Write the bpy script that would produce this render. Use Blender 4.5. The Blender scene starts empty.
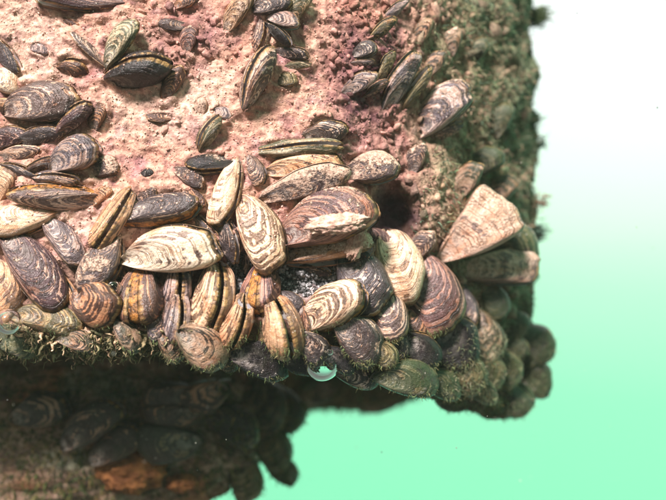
import bpy, math, random
import numpy as np
from mathutils import Vector, Matrix, Euler
from mathutils.bvhtree import BVHTree

random.seed(7)
rng = np.random.default_rng(7)
SC = bpy.context.scene
COL = SC.collection

# ------------------------------------------------------------------ camera
PXM = 3000.0            # photograph pixels per metre on the plane y = 0
D = 0.28                # camera distance to that plane (m)
EXPO = 0.98
cam_d = bpy.data.cameras.new('camera')
cam = bpy.data.objects.new('camera', cam_d)
COL.objects.link(cam)
cam.location = (0, -D, 0)
cam.rotation_euler = (math.radians(90), 0, 0)
cam_d.sensor_width = 36
cam_d.lens = 36 * D / (666 / PXM)
cam_d.clip_start = 0.005
cam_d.clip_end = 50
cam_d.dof.use_dof = True
cam_d.dof.focus_distance = D - 0.004
cam_d.dof.aperture_fstop = 5.6
SC.camera = cam
CAMP = Vector((0, -D, 0))

# ------------------------------------------------------------------ light: underwater daylight
world = bpy.data.worlds.new('World')
SC.world = world
world.use_nodes = True
wt = world.node_tree
wt.nodes.clear()
wo = wt.nodes.new('ShaderNodeOutputWorld')
tc = wt.nodes.new('ShaderNodeTexCoord')
dot = wt.nodes.new('ShaderNodeVectorMath'); dot.operation = 'DOT_PRODUCT'
glow = Vector((0.30, 0.75, 0.60)).normalized()      # where the bright surface light comes down
dot.inputs[1].default_value = glow
wt.links.new(tc.outputs['Generated'], dot.inputs[0])
mr = wt.nodes.new('ShaderNodeMapRange')
mr.inputs[1].default_value = -1; mr.inputs[2].default_value = 1
wt.links.new(dot.outputs['Value'], mr.inputs[0])
ramp = wt.nodes.new('ShaderNodeValToRGB')
k = 2 ** -EXPO
stops = [(-1, (.125, .110, .112)), (-.6, (.14, .128, .122)), (-.25, (.16, .20, .16)), (.15, (.23, .44, .33)), (.42, (.30, .94, .57)),
         (.56, (.30, 1.0, .575)), (.69, (.35, 1.0, .61)), (.775, (.52, 1.04, .70)), (.84, (.80, 1.1, .86)), (.895, (1.05, 1.15, 1.08)), (1, (1.35, 1.35, 1.35))]
cr = ramp.color_ramp
while len(cr.elements) < len(stops):
    cr.elements.new(0.5)
for e, (p, c) in zip(cr.elements, stops):
    e.position = (p + 1) / 2
    e.color = (c[0] * k, c[1] * k, c[2] * k, 1)
wt.links.new(mr.outputs[0], ramp.inputs[0])
bg = wt.nodes.new('ShaderNodeBackground')
wt.links.new(ramp.outputs[0], bg.inputs['Color'])
bg.inputs['Strength'].default_value = 1.0
sky = wt.nodes.new('ShaderNodeTexSky'); sky.sky_type = 'NISHITA'; sky.sun_disc = False
SUN_EL, SUN_AZ = math.radians(46), math.radians(206)      # azimuth clockwise from +Y: the light comes from front left
sky.sun_elevation = SUN_EL; sky.sun_rotation = SUN_AZ
tint = wt.nodes.new('ShaderNodeMix'); tint.data_type = 'RGBA'; tint.blend_type = 'MULTIPLY'
tint.inputs[0].default_value = 1
wt.links.new(sky.outputs[0], tint.inputs[6]); tint.inputs[7].default_value = (.18, .24, .16, 1)
bg2 = wt.nodes.new('ShaderNodeBackground'); bg2.inputs['Strength'].default_value = 0.05
wt.links.new(tint.outputs[2], bg2.inputs['Color'])
addw = wt.nodes.new('ShaderNodeAddShader')
wt.links.new(bg.outputs[0], addw.inputs[0]); wt.links.new(bg2.outputs[0], addw.inputs[1])
wt.links.new(addw.outputs[0], wo.inputs['Surface'])

sun_d = bpy.data.lights.new('sun', 'SUN')
sun_d.energy = 5.0
sun_d.angle = math.radians(14)
sun_d.color = (1.0, 0.88, 0.85)
sun = bpy.data.objects.new('sun', sun_d); COL.objects.link(sun)
sdir = Vector((math.sin(SUN_AZ) * math.cos(SUN_EL), math.cos(SUN_AZ) * math.cos(SUN_EL), math.sin(SUN_EL)))
sun.rotation_euler = sdir.to_track_quat('Z', 'Y').to_euler()
sun.location = sdir * 2

SC.view_settings.view_transform = 'Standard'
SC.view_settings.look = 'None'
SC.view_settings.exposure = EXPO
SC.view_settings.gamma = 1
SC.render.engine = 'CYCLES'
SC.cycles.max_bounces = 6

# ------------------------------------------------------------------ helpers
_perm = np.random.default_rng(3).permutation(256).astype(np.int64)
_perm = np.concatenate([_perm, _perm])
_g = np.random.default_rng(4).normal(size=(256, 3)); _g /= np.linalg.norm(_g, axis=1)[:, None]

def pnoise(p):
    """vectorised gradient noise, about -0.7..0.7"""
    p = np.asarray(p, float)
    i = np.floor(p).astype(np.int64); f = p - i; i &= 255
    u = f * f * f * (f * (f * 6 - 15) + 10)
    out = 0
    for dx in (0, 1):
        for dy in (0, 1):
            for dz in (0, 1):
                h = _perm[_perm[_perm[(i[..., 0] + dx) & 255] + ((i[..., 1] + dy) & 255)] + ((i[..., 2] + dz) & 255)]
                d = f - np.array([dx, dy, dz])
                g = (_g[h] * d).sum(-1)
                w = (u[..., 0] if dx else 1 - u[..., 0]) * (u[..., 1] if dy else 1 - u[..., 1]) * (u[..., 2] if dz else 1 - u[..., 2])
                out = out + g * w
    return out

def fbm(p, o=4, lac=2.03, gain=.5):
    a, s, t = 1, 0, 0
    for k_ in range(o):
        s = s + a * pnoise(p * lac ** k_ + 17.3 * k_); t += a; a *= gain
    return s / t

def sstep(a, b, x):
    t = np.clip((np.asarray(x, float) - a) / (b - a), 0, 1)
    return t * t * (3 - 2 * t)

def to_px(P):
    P = np.asarray(P)
    s = D / (P[..., 1] + D) * PXM
    return 333 + P[..., 0] * s, 250 - P[..., 2] * s

def from_px(px, py, y):
    s = (y + D) / D / PXM
    return Vector(((px - 333) * s, y, (250 - py) * s))

def mesh_np(name, V, F, mats=(), smooth=True, colors=None):
    me = bpy.data.meshes.new(name)
    V = np.asarray(V, np.float32); F = np.asarray(F, np.int32)
    n = F.shape[1]
    me.vertices.add(len(V)); me.vertices.foreach_set('co', V.ravel())
    me.loops.add(F.size); me.loops.foreach_set('vertex_index', F.ravel())
    me.polygons.add(len(F))
    me.polygons.foreach_set('loop_start', np.arange(0, F.size, n, dtype=np.int32))
    me.polygons.foreach_set('use_smooth', np.full(len(F), smooth))
    if colors is not None:
        at = me.color_attributes.new('tone', 'FLOAT_COLOR', 'POINT')
        c4 = np.ones((len(V), 4), np.float32); c4[:, :colors.shape[1]] = colors
        at.data.foreach_set('color', c4.ravel())
    for m in mats: me.materials.append(m)
    me.update(calc_edges=True)
    me.validate()
    return me

def link(name, me, parent=None):
    o = bpy.data.objects.new(name, me); COL.objects.link(o)
    if parent: o.parent = parent
    return o

class N:
    """tiny node-tree builder"""
    def __init__(s, name):
        s.m = bpy.data.materials.new(name); s.m.use_nodes = True
        s.t = s.m.node_tree; s.t.nodes.clear()
        s.out = s.t.nodes.new('ShaderNodeOutputMaterial')
    def node(s, typ, **kw):
        n = s.t.nodes.new(typ)
        for k_, v in kw.items(): setattr(n, k_, v)
        return n
    def put(s, sock, v):
        if hasattr(v, 'is_output'): s.t.links.new(v, sock)
        else: sock.default_value = v
    def math(s, op, a, b=0.0, c=0.0, clamp=False):
        n = s.node('ShaderNodeMath', operation=op, use_clamp=clamp)
        s.put(n.inputs[0], a); s.put(n.inputs[1], b); s.put(n.inputs[2], c)
        return n.outputs[0]
    def mix(s, f, a, b, blend='MIX'):
        n = s.node('ShaderNodeMix', data_type='RGBA', blend_type=blend)
        s.put(n.inputs[0], f)
        s.put(n.inputs[6], a if hasattr(a, 'is_output') else (*a, 1)); s.put(n.inputs[7], b if hasattr(b, 'is_output') else (*b, 1))
        return n.outputs[2]
    def noise(s, vec, scale, detail=3, rough=.55, dist=0.0):
        n = s.node('ShaderNodeTexNoise')
        if vec is not None: s.put(n.inputs['Vector'], vec)
        n.inputs['Scale'].default_value = scale; n.inputs['Detail'].default_value = detail
        n.inputs['Roughness'].default_value = rough; n.inputs['Distortion'].default_value = dist
        return n.outputs['Fac']
    def vor(s, vec, scale, feature='F1'):
        n = s.node('ShaderNodeTexVoronoi', feature=feature)
        s.put(n.inputs['Vector'], vec); n.inputs['Scale'].default_value = scale
        return n.outputs['Distance']
    def ss(s, x, a, b, lo=0.0, hi=1.0):
        n = s.node('ShaderNodeMapRange', interpolation_type='SMOOTHSTEP')
        s.put(n.inputs[0], x); s.put(n.inputs[1], a); s.put(n.inputs[2], b); s.put(n.inputs[3], lo); s.put(n.inputs[4], hi)
        return n.outputs[0]
    def comb(s, x, y, z):
        n = s.node('ShaderNodeCombineXYZ')
        s.put(n.inputs[0], x); s.put(n.inputs[1], y); s.put(n.inputs[2], z)
        return n.outputs[0]
    def attr(s, name, typ='GEOMETRY'):
        n = s.node('ShaderNodeAttribute', attribute_type=typ, attribute_name=name)
        return n
    def bump(s, h, dist, strength=1.0, normal=None):
        n = s.node('ShaderNodeBump')
        s.put(n.inputs['Height'], h); n.inputs['Distance'].default_value = dist; n.inputs['Strength'].default_value = strength
        if normal is not None: s.put(n.inputs['Normal'], normal)
        return n.outputs[0]
    def bsdf(s, col, rough, normal=None, spec=.3, **kw):
        n = s.node('ShaderNodeBsdfPrincipled')
        s.put(n.inputs['Base Color'], col if hasattr(col, 'is_output') else (*col, 1))
        s.put(n.inputs['Roughness'], rough); s.put(n.inputs['Specular IOR Level'], spec)
        if normal is not None: s.put(n.inputs['Normal'], normal)
        for k_, v in kw.items(): s.put(n.inputs[k_], v)
        s.t.links.new(n.outputs[0], s.out.inputs['Surface'])
        return n

# ------------------------------------------------------------------ materials
def mat_crust():
    n = N('silted_crust')
    pos = n.node('ShaderNodeNewGeometry').outputs['Position']
    base = n.attr('tone').outputs['Color']
    a = n.noise(pos, 420, 5, .65)
    b = n.noise(pos, 1500, 4, .7)
    c = n.noise(pos, 130, 3, .6)
    v = n.vor(pos, 900)
    col = n.mix(n.ss(a, .35, .68), n.mix(1.0, base, (.60, .50, .50), 'MULTIPLY'), n.mix(1.0, base, (1.28, 1.24, 1.2), 'MULTIPLY'))
    col = n.mix(n.ss(c, .52, .72, 0, .5), col, n.mix(1.0, base, (.78, .52, .50), 'MULTIPLY'))
    col = n.mix(n.ss(b, .60, .74, 0, .35), col, n.mix(1.0, base, (.30, .22, .26), 'MULTIPLY'))
    col = n.mix(n.ss(b, .40, .28, 0, .55), col, n.mix(1.0, base, (1.35, 1.33, 1.3), 'MULTIPLY'))
    h = n.math('ADD', n.math('MULTIPLY', a, 1.3), n.math('ADD', n.math('MULTIPLY', b, .6), n.math('MULTIPLY', v, .5)))
    n.bsdf(col, .75, n.bump(h, .0006, .9), .25)
    return n.m

def mat_shell():
    n = N('striped_shell')
    uvn = n.node('ShaderNodeUVMap').outputs[0]
    sp = n.node('ShaderNodeSeparateXYZ'); n.put(sp.inputs[0], uvn)
    s, th = sp.outputs[0], sp.outputs[1]
    info = n.node('ShaderNodeObjectInfo')
    rnd = n.math('MULTIPLY', info.outputs['Random'], 40.0)
    A = lambda k_: n.attr(k_, 'OBJECT').outputs['Fac']
    light = n.attr('tone_light', 'OBJECT').outputs['Vector']; dark = n.attr('tone_dark', 'OBJECT').outputs['Vector']
    stripe, silt, algae, rings, zig, radial = A('stripe'), A('silt'), A('algae'), A('rings'), A('zigzag'), A('radial')
    gen = n.node('ShaderNodeTexCoord').outputs['Generated']
    geo = n.node('ShaderNodeNewGeometry')
    pos = geo.outputs['Position']
    n1 = n.noise(n.comb(n.math('MULTIPLY', th, 9.0), n.math('MULTIPLY', s, 2.5), rnd), 1.0, 3, .6)
    zz = n.noise(n.comb(n.math('MULTIPLY', th, 34.0), n.math('MULTIPLY', s, 3.0), rnd), 1.0, 2, .5)
    ph = n.math('ADD', n.math('MULTIPLY', s, rings), n.math('ADD', n.math('MULTIPLY', n1, n.math('ADD', .35, zig)), n.math('MULTIPLY', zz, n.math('MULTIPLY', zig, .8))))
    drift = n.noise(n.comb(0.0, n.math('MULTIPLY', s, 5.0), rnd), 1.0, 2, .6)
    ph = n.math('ADD', ph, n.math('MULTIPLY', drift, 3.2))
    band = n.math('ADD', n.math('MULTIPLY', n.math('SINE', n.math('MULTIPLY', ph, 6.283)), .5), .5)
    fine = n.noise(n.comb(n.math('MULTIPLY', th, 3.0), n.math('MULTIPLY', s, 44.0), rnd), 1.0, 4, .65)
    fine0 = fine
    rays = n.noise(n.comb(n.math('MULTIPLY', th, 36.0), n.math('MULTIPLY', s, 1.6), rnd), 1.0, 3, .6)
    rays2 = n.noise(n.comb(n.math('MULTIPLY', th, 20.0), n.math('MULTIPLY', s, 1.1), rnd), 1.0, 2, .5)
    rays = n.math('ADD', n.math('MULTIPLY', rays, .55), n.math('MULTIPLY', rays2, .45))
    fine = n.math('ADD', n.math('MULTIPLY', fine0, n.math('SUBTRACT', 1.0, radial)), n.math('MULTIPLY', rays, radial))
    brk = n.noise(n.comb(n.math('MULTIPLY', th, 14.0), n.math('MULTIPLY', s, 5.0), rnd), 1.0, 3, .6)
    m = n.math('ADD', n.math('MULTIPLY', band, n.math('ADD', .20, n.math('MULTIPLY', zig, .28))), n.math('ADD', n.math('MULTIPLY', fine, 1.05), n.math('MULTIPLY', brk, .42)))
    # m is about .3..1.2; stripe 0..1 shifts the threshold
    th0 = n.math('SUBTRACT', 1.16, n.math('MULTIPLY', stripe, .72))
    patch = n.noise(n.comb(n.math('MULTIPLY', th, 4.0), n.math('MULTIPLY', s, 2.2), rnd), 1.3, 3, .6)
    th1 = n.math('ADD', th0, n.math('MULTIPLY', n.math('SUBTRACT', patch, .5), 1.0))
    mask = n.ss(m, n.math('SUBTRACT', th1, .05), n.math('ADD', th1, .05))
    lightv = n.mix(n.ss(fine, .35, .65), n.mix(1.0, light, (.78, .60, .47), 'MULTIPLY'), n.mix(1.0, light, (1.15, 1.12, 1.08), 'MULTIPLY'))
    darkv = n.mix(n.ss(fine, .40, .65), n.mix(1.0, dark, (.6, .6, .6), 'MULTIPLY'), n.mix(1.0, dark, (1.7, 1.6, 1.6), 'MULTIPLY'))
    col = n.mix(n.math('MULTIPLY', mask, .93), lightv, darkv)
    st = n.noise(pos, 150, 4, .6)
    col = n.mix(n.ss(st, .50, .70, 0, .6), col, n.mix(1.0, col, (.80, .52, .34), 'MULTIPLY'))
    # worn chalky skin near the beak, brown grime, violet bloom
    wn = n.noise(pos, 340, 5, .7)
    worn = n.math('MULTIPLY', n.ss(s, .62, .12), n.ss(wn, .42, .60))
    col = n.mix(n.math('MULTIPLY', worn, .55), col, (.66, .58, .52))
    col = n.mix(n.ss(n.noise(pos, 75, 4, .65), .48, .66, 0, .5), col, n.mix(1.0, col, (.60, .46, .42), 'MULTIPLY'))
    col = n.mix(n.ss(n.noise(pos, 620, 5, .7), .54, .68, 0, .65), col, n.mix(1.0, col, (.34, .26, .24), 'MULTIPLY'))
    # thin dark growth checks
    gr = n.noise(n.comb(n.math('MULTIPLY', th, .8), n.math('MULTIPLY', s, 26.0), rnd), 1.0, 1, .4)
    check = n.ss(n.math('ABSOLUTE', n.math('SUBTRACT', gr, .5)), .010, .035, .85, 0)
    col = n.mix(check, col, n.mix(1.0, col, (.30, .24, .22), 'MULTIPLY'))
    # horny olive lip at the margin
    lip = n.ss(n.math('ADD', s, n.math('MULTIPLY', zz, .03)), .982, .997, 0, .8)
    col = n.mix(lip, col, n.mix(n.ss(zz, .4, .6), (.07, .035, .015), (.44, .26, .10)))
    # algae film and silt that has settled on upward faces
    f2 = n.noise(pos, 170, 5, .65)
    f3 = n.noise(pos, 1100, 3, .7)
    col = n.mix(n.math('MULTIPLY', n.ss(n.math('ADD', f2, n.math('MULTIPLY', algae, .35)), .52, .72), algae), col, (.055, .085, .03))
    nz = n.node('ShaderNodeSeparateXYZ'); n.put(nz.inputs[0], geo.outputs['Normal'])
    sf = n.math('ADD', n.math('MULTIPLY', nz.outputs[2], .18), n.math('ADD', n.math('MULTIPLY', f2, .8), n.math('MULTIPLY', f3, .45)))
    sth = n.math('SUBTRACT', 1.15, n.math('MULTIPLY', silt, .75))
    sm = n.ss(sf, n.math('SUBTRACT', sth, .05), n.math('ADD', sth, .06))
    siltc = n.mix(n.ss(f3, .35, .65), (.36, .22, .16), (.70, .50, .38))
    col = n.mix(n.math('MULTIPLY', sm, .88), col, siltc)
    fleck = n.ss(n.vor(pos, 520), .10, .17, .75, 0)
    fl = n.math('MULTIPLY', fleck, n.ss(n.noise(pos, 90, 2), .52, .62))
    col = n.mix(fl, col, (.75, .66, .58))
    h = n.math('ADD', n.math('MULTIPLY', fine0, .30), n.math('ADD', n.math('MULTIPLY', sm, .9), n.math('MULTIPLY', f3, .9)))
    h = n.math('ADD', h, n.math('MULTIPLY', wn, .8))
    h = n.math('SUBTRACT', h, n.math('MULTIPLY', check, .3))
    rough = n.math('ADD', .20, n.math('ADD', n.math('MULTIPLY', f2, .25), n.math('MULTIPLY', sm, .35)))
    n.bsdf(col, rough, n.bump(h, .0006, .8), .55)
    return n.m

def mat_simple(name, c1, c2, scale, rough=.5, bumpd=.0005, spec=.4, **kw):
    n = N(name)
    pos = n.node('ShaderNodeNewGeometry').outputs['Position']
    a = n.noise(pos, scale, 4, .65); b = n.noise(pos, scale * 4, 3, .6)
    col = n.mix(n.ss(a, .35, .65), c1, c2)
    n.bsdf(col, rough, n.bump(n.math('ADD', a, n.math('MULTIPLY', b, .4)), bumpd, .8), spec, **kw)
    return n.m

def mat_tone(name, rough=.8, spec=.2, scale=900, var=.5, sss=0.0):
    n = N(name)
    pos = n.node('ShaderNodeNewGeometry').outputs['Position']
    base = n.attr('tone').outputs['Color']
    a = n.noise(pos, scale, 4, .65)
    col = n.mix(n.ss(a, .35, .65), n.mix(1.0, base, (1 - var, 1 - var, 1 - var), 'MULTIPLY'), n.mix(1.0, base, (1 + var, 1 + var, 1 + var), 'MULTIPLY'))
    n.bsdf(col, rough, n.bump(a, .0005, .7), spec)
    return n.m

M_CRUST = mat_crust()
M_SHELL = mat_shell()
M_NACRE = mat_simple('shell_inside', (.30, .27, .30), (.62, .58, .56), 160, .3, .0003, .5)
M_FLESH = mat_simple('mantle_flesh', (.03, .012, .006), (.52, .22, .05), 520, .4, .0006, .5)
M_GRIT = mat_tone('silt_crumbs')
M_HAIR = mat_tone('algae_threads', .7, .2, 700, .35)
n_ = N('air_bubble')
gl = n_.node('ShaderNodeBsdfGlass'); gl.inputs['IOR'].default_value = 0.75; gl.inputs['Roughness'].default_value = 0
n_.t.links.new(gl.outputs[0], n_.out.inputs['Surface']); M_BUBBLE = n_.m
M_SPONGE = mat_simple('orange_sponge', (.16, .06, .025), (.40, .17, .06), 260, .8, .0012, .2)
# ------------------------------------------------------------------ colour of the crust, by place on the rock
def blob(px, py, cx, cy, rx, ry, soft=.5):
    d = np.sqrt(((px - cx) / rx) ** 2 + ((py - cy) / ry) ** 2)
    return 1 - sstep(1 - soft, 1 + soft, d)

def mixc(c, t, f):
    return c * (1 - f[..., None]) + np.array(t) * f[..., None]

def crust_tone(P):
    px, py = to_px(P)
    n1 = fbm(P * 90, 4); n2 = fbm(P * 260 + 9, 3); n3 = fbm(P * 45 + 31, 3)
    wx = px + 40 * n3 + 18 * n1; wy = py + 40 * pnoise(P * 60 + 5) + 14 * n1
    c = np.zeros(P.shape) + np.array((.61, .375, .285))
    c = mixc(c, (.68, .46, .35), sstep(.0, .25, n1))
    c = mixc(c, (.52, .30, .27), sstep(.02, .22, -n1) * .85)
    c = mixc(c, (.40, .22, .24), sstep(.10, .24, fbm(P * 150 + 77, 4)) * .6)
    c = mixc(c, (.30, .17, .17), sstep(.045, .0, np.abs(fbm(P * 120 + 50, 4))) * sstep(.0, .2, fbm(P * 50 + 9, 2)) * .75)
    for cx, cy, rx, ry in ((25, 30, 38, 28), (60, 70, 30, 20), (95, 222, 45, 16), (200, 95, 30, 25), (165, 110, 50, 30)):
        c = mixc(c, (.72, .56, .45), blob(wx, wy, cx, cy, rx, ry) * .5)
    for cx, cy, rx, ry, w in ((368, 60, 38, 75, .85), (180, 32, 42, 34, .6), (405, 130, 34, 55, .6), (388, 10, 40, 30, .4), (290, 150, 60, 22, .3), (345, 150, 26, 40, .5)):
        c = mixc(c, (.30, .16, .15), blob(wx, wy, cx, cy, rx, ry) * w)
    c = mixc(c, (.10, .04, .055), blob(wx, wy, 370, 72, 30, 62) * sstep(-.12, .1, n2) * .85)
    c = mixc(c, (.55, .38, .28), blob(wx, wy, 436, 215, 38, 48) * .75)
    c = mixc(c, (.50, .28, .20), blob(wx, wy, 365, 15, 26, 22) * .6)
    # the side turned away: brown and green growth
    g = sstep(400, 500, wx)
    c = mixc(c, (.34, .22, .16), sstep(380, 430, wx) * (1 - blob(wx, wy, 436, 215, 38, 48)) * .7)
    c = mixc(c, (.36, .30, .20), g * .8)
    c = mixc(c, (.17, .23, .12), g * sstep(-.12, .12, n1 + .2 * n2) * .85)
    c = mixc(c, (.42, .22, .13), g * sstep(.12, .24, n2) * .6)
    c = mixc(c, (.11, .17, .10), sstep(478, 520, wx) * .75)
    # grit between the lower shells, pit, lower lip
    gr = blob(wx, wy, 290, 275, 62, 16) ; gr = np.maximum(gr, blob(wx, wy, 238, 264, 16, 12))
    c = mixc(c, (.30, .28, .29), gr * .9)
    c = mixc(c, (.70, .68, .66), gr * sstep(.08, .2, n2) * .9)
    c = mixc(c, (.075, .04, .05), blob(wx, wy, 392, 210, 24, 36))  # shade inside the pit painted near black into the crust
    c = mixc(c, (.13, .08, .06), sstep(238, 275, wy) * (1 - gr) * .85 * (1 - g))  # shade in the gaps between the lower shells painted dark brown
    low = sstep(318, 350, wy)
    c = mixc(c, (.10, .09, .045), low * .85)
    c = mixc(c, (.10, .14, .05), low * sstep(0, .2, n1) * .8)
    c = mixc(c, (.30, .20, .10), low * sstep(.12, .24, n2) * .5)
    return np.clip(c, .01, .95)

def ncurve(keys, u):
    """smooth interpolation through (u, value) keys"""
    k_ = np.array(keys, float); x, y = k_[:, 0], k_[:, 1]
    m = np.gradient(y, x)
    i = np.clip(np.searchsorted(x, u) - 1, 0, len(x) - 2)
    h = x[i + 1] - x[i]; t = (u - x[i]) / h
    t = np.clip(t, 0, 1)
    return (2*t**3-3*t**2+1)*y[i] + (t**3-2*t**2+t)*h*m[i] + (-2*t**3+3*t**2)*y[i+1] + (t**3-t**2)*h*m[i+1]

def grid_faces(nu, nv):
    a = np.arange(nu * nv).reshape(nv, nu)
    return np.stack([a[:-1, :-1], a[:-1, 1:], a[1:, 1:], a[1:, :-1]], -1).reshape(-1, 4)

def grid_normals(P):
    du = np.gradient(P, axis=1); dv = np.gradient(P, axis=0)
    n = np.cross(du, dv); n /= np.maximum(np.linalg.norm(n, axis=-1), 1e-12)[..., None]
    return n

def crumble(P, Nn, k_=1.0):
    """crusty relief along the normals"""
    d = .0042 * fbm(P * 32, 2) + .0026 * fbm(P * 95 + 3, 2)
    r = 1 - np.abs(pnoise(P * 210 + 8)) * 2
    d += .0007 * (r - .4) + .0009 * pnoise(P * 420 + 2) + .0005 * pnoise(P * 900 + 1) + .00025 * pnoise(P * 1700)
    return P + Nn * (d * k_)[..., None]

# ---- main block: front face, turning away on the right, with an underside
nu, nv = 660, 440
XS = [(0, -.23), (.22, -.12), (.42, -.02), (.52, .014), (.58, .031), (.66, .052), (.74, .0725), (.80, .0835), (.88, .083), (1, .06)]
YS = [(0, .008), (.22, .0), (.42, -.001), (.52, .006), (.58, .018), (.66, .036), (.74, .054), (.80, .072), (.88, .10), (1, .15)]
ZB = [(0, -.029), (.22, -.028), (.42, -.030), (.52, -.037), (.58, -.044), (.66, -.053), (.74, -.060), (.80, -.063), (1, -.066)]
u = np.linspace(0, 1, nu) ** 1.0
X, Y, ZBv = ncurve(XS, u), ncurve(YS, u), ncurve(ZB, u)
v = np.linspace(0, 1, nv)
P = np.zeros((nv, nu, 3))
vf = .74                                     # share of the rows on the face; the rest is the underside
for j, vv in enumerate(v):
    if vv < vf:
        t = vv / vf
        z = .115 + (ZBv - .115) * t
        lipb = .006 * sstep(.86, 1, t)       # the lower lip bulges a little
        P[j] = np.stack([X, Y - lipb * (1 - sstep(.6, .8, u)), z], -1)
    else:
        t = (vv - vf) / (1 - vf)
        a = min(t / .25, 1) * math.pi / 2
        yb = .010 * (1 - math.cos(a)) - .006 * (1 - sstep(.6, .8, u)) * (1 - min(t / .25, 1)) + max(0, t - .25) * .14
        zb = ZBv - .008 * math.sin(a) + max(0, t - .25) * .018
        P[j] = np.stack([X * (1 - .25 * t * sstep(.5, .8, u)), Y + yb, zb], -1)
px, py = to_px(P)
# pit beside the open shell and a hollow under the row
pit = blob(px + 900 * (fbm(P * 60, 3) * .02), py + 12 * pnoise(P * 120), 391, 208, 17, 30, .6) * (v[:, None] < vf)
P[..., 1] += .010 * pit
P[..., 1] += .004 * blob(px, py, 265, 268, 80, 18, .6) * (v[:, None] < vf)
P[..., 1] -= .0075 * blob(px, py, 440, 200, 30, 42, .6) * (v[:, None] < vf)
GN = grid_normals(P)
side = sstep(.60, .74, u)[None, :]
P = P + GN * (.007 * fbm(P * 42 + 2, 3) * side + .0035 * pnoise(P * 130) * side)[..., None]
P = crumble(P, GN)
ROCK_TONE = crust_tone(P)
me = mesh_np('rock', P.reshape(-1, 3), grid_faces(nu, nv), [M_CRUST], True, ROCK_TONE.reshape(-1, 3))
rock = link('rock', me)
rock['kind'] = 'structure'; rock['label'] = 'pink and tan silted rock face turning green on its right side'

def blob_rock(name, cx, cy, y, rx, ry, rd, seed, tone, n=(220, 160)):
    """closed lumpy boulder: centre pixel, depth, radii in pixels / metres"""
    c = np.array(from_px(cx, cy, y)); s = (y + D) / D / PXM
    a = np.linspace(0, 2 * math.pi, n[0]); b = np.linspace(.02, math.pi - .02, n[1])
    A, B = np.meshgrid(a, b)
    E = np.stack([np.cos(A) * np.sin(B), np.sin(A) * np.sin(B), np.cos(B)], -1)
    E = np.sign(E) * np.abs(E) ** .62
    Q = E * np.array([rx * s, rd, ry * s]) * (1 + .16 * fbm(E * 2.2 + seed, 3) + .07 * fbm(E * 7 + seed, 3))[..., None] + c
    Q[:, -1] = Q[:, 0]
    Nn = -E
    Q = crumble(Q, E, 1.0); Q[:, -1] = Q[:, 0]
    n1 = fbm(Q * 70 + seed, 4); n2 = fbm(Q * 220 + seed, 3)
    C = np.zeros(Q.shape) + np.array(tone)
    C = mixc(C, (.18, .24, .17), sstep(.0, .15, n1) * .7)
    C = mixc(C, (.50, .22, .10), sstep(.08, .2, fbm(Q * 40 + 60, 3)) * .8)
    C = mixc(C, (.30, .17, .10), sstep(.05, .2, n2) * .6)
    C = mixc(C, (.04, .03, .03), sstep(.08, .22, -n1) * .7)
    me = mesh_np(name, Q.reshape(-1, 3), grid_faces(*n)[:, ::-1], [M_CRUST], True, np.clip(C, .01, 1).reshape(-1, 3))
    o = link(name, me); o['kind'] = 'structure'
    return o
lower = blob_rock('lower_rock', 72, 416, .100, 200, 82, .05, 3.3, (.44, .32, .24))
lower['label'] = 'dark shaded rock hanging below the overhang, out of focus'
back = blob_rock('rear_rock', 335, 368, .15, 85, 36, .03, 8.1, (.30, .20, .10), (120, 90))
back['label'] = 'small greenish rock end behind the overhang'

# ------------------------------------------------------------------ placing on what is there
def bvh_of(objs):
    V, F = [], []
    off = 0
    for o in objs:
        m_ = o.data; mw = np.array(o.matrix_world)
        v_ = np.empty(len(m_.vertices) * 3, np.float32); m_.vertices.foreach_get('co', v_)
        v_ = v_.reshape(-1, 3) @ mw[:3, :3].T + mw[:3, 3]
        f_ = np.empty(len(m_.loops), np.int32); m_.loops.foreach_get('vertex_index', f_)
        V.append(v_); F.append(f_.reshape(-1, 4) + off); off += len(v_)
    return BVHTree.FromPolygons(np.concatenate(V).tolist(), np.concatenate(F).tolist())
BV_ROCK = bvh_of([rock]); BV_LOW = bvh_of([lower]); BV_BACK = bvh_of([back])

def ray(bv, px, py):
    d = (from_px(px, py, 0) - CAMP).normalized()
    h = bv.ray_cast(CAMP, d)
    return h[0], h[1], d

# ------------------------------------------------------------------ mussels
STY = {  # light, dark, stripes, silt, algae, rings
 'cream':  ((.86, .74, .60), (.34, .21, .13), .22, .16, .0, 5),
 'white':  ((.90, .86, .74), (.30, .20, .16), .08, .08, .0, 6),
 'spot':   ((.86, .74, .60), (.30, .18, .11), .33, .12, .0, 7),
 'pale':   ((.72, .62, .56), (.16, .12, .13), .42, .18, .0, 7),
 'grey':   ((.54, .50, .53), (.13, .11, .14), .42, .22, .0, 6),
 'purple': ((.62, .48, .46), (.085, .04, .06), .57, .14, .0, 7),
 'dark':   ((.68, .64, .62), (.035, .026, .045), .60, .12, .0, 7),
 'black':  ((.20, .19, .21), (.018, .015, .022), .86, .10, .15, 6),
 'tan':    ((.74, .54, .38), (.26, .15, .09), .34, .22, .0, 6),
 'brown':  ((.52, .33, .22), (.10, .05, .045), .50, .20, .05, 6),
 'mauve':  ((.44, .30, .28), (.14, .075, .08), .47, .26, .0, 8),
 'olive':  ((.46, .42, .26), (.14, .11, .05), .45, .10, .30, 7),
 'green':  ((.56, .56, .44), (.12, .14, .08), .40, .12, .25, 6),
 'deep':   ((.26, .26, .18), (.05, .05, .04), .55, .10, .55, 6),
 'silted': ((.50, .40, .34), (.10, .07, .08), .60, .46, .0, 7),
 'fan':    ((.60, .51, .47), (.32, .23, .21), .30, .40, .10, 4),
 'low':    ((.50, .38, .30), (.06, .05, .045), .40, .25, .35, 5),
}
OUT = [(0, 0), (.025, .08), (.12, .27), (.30, .49), (.52, .62), (.74, .57), (.91, .37), (.99, .08), (.965, -.15), (.85, -.29), (.60, -.34), (.34, -.27), (.12, -.12), (.03, -.045)]
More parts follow.
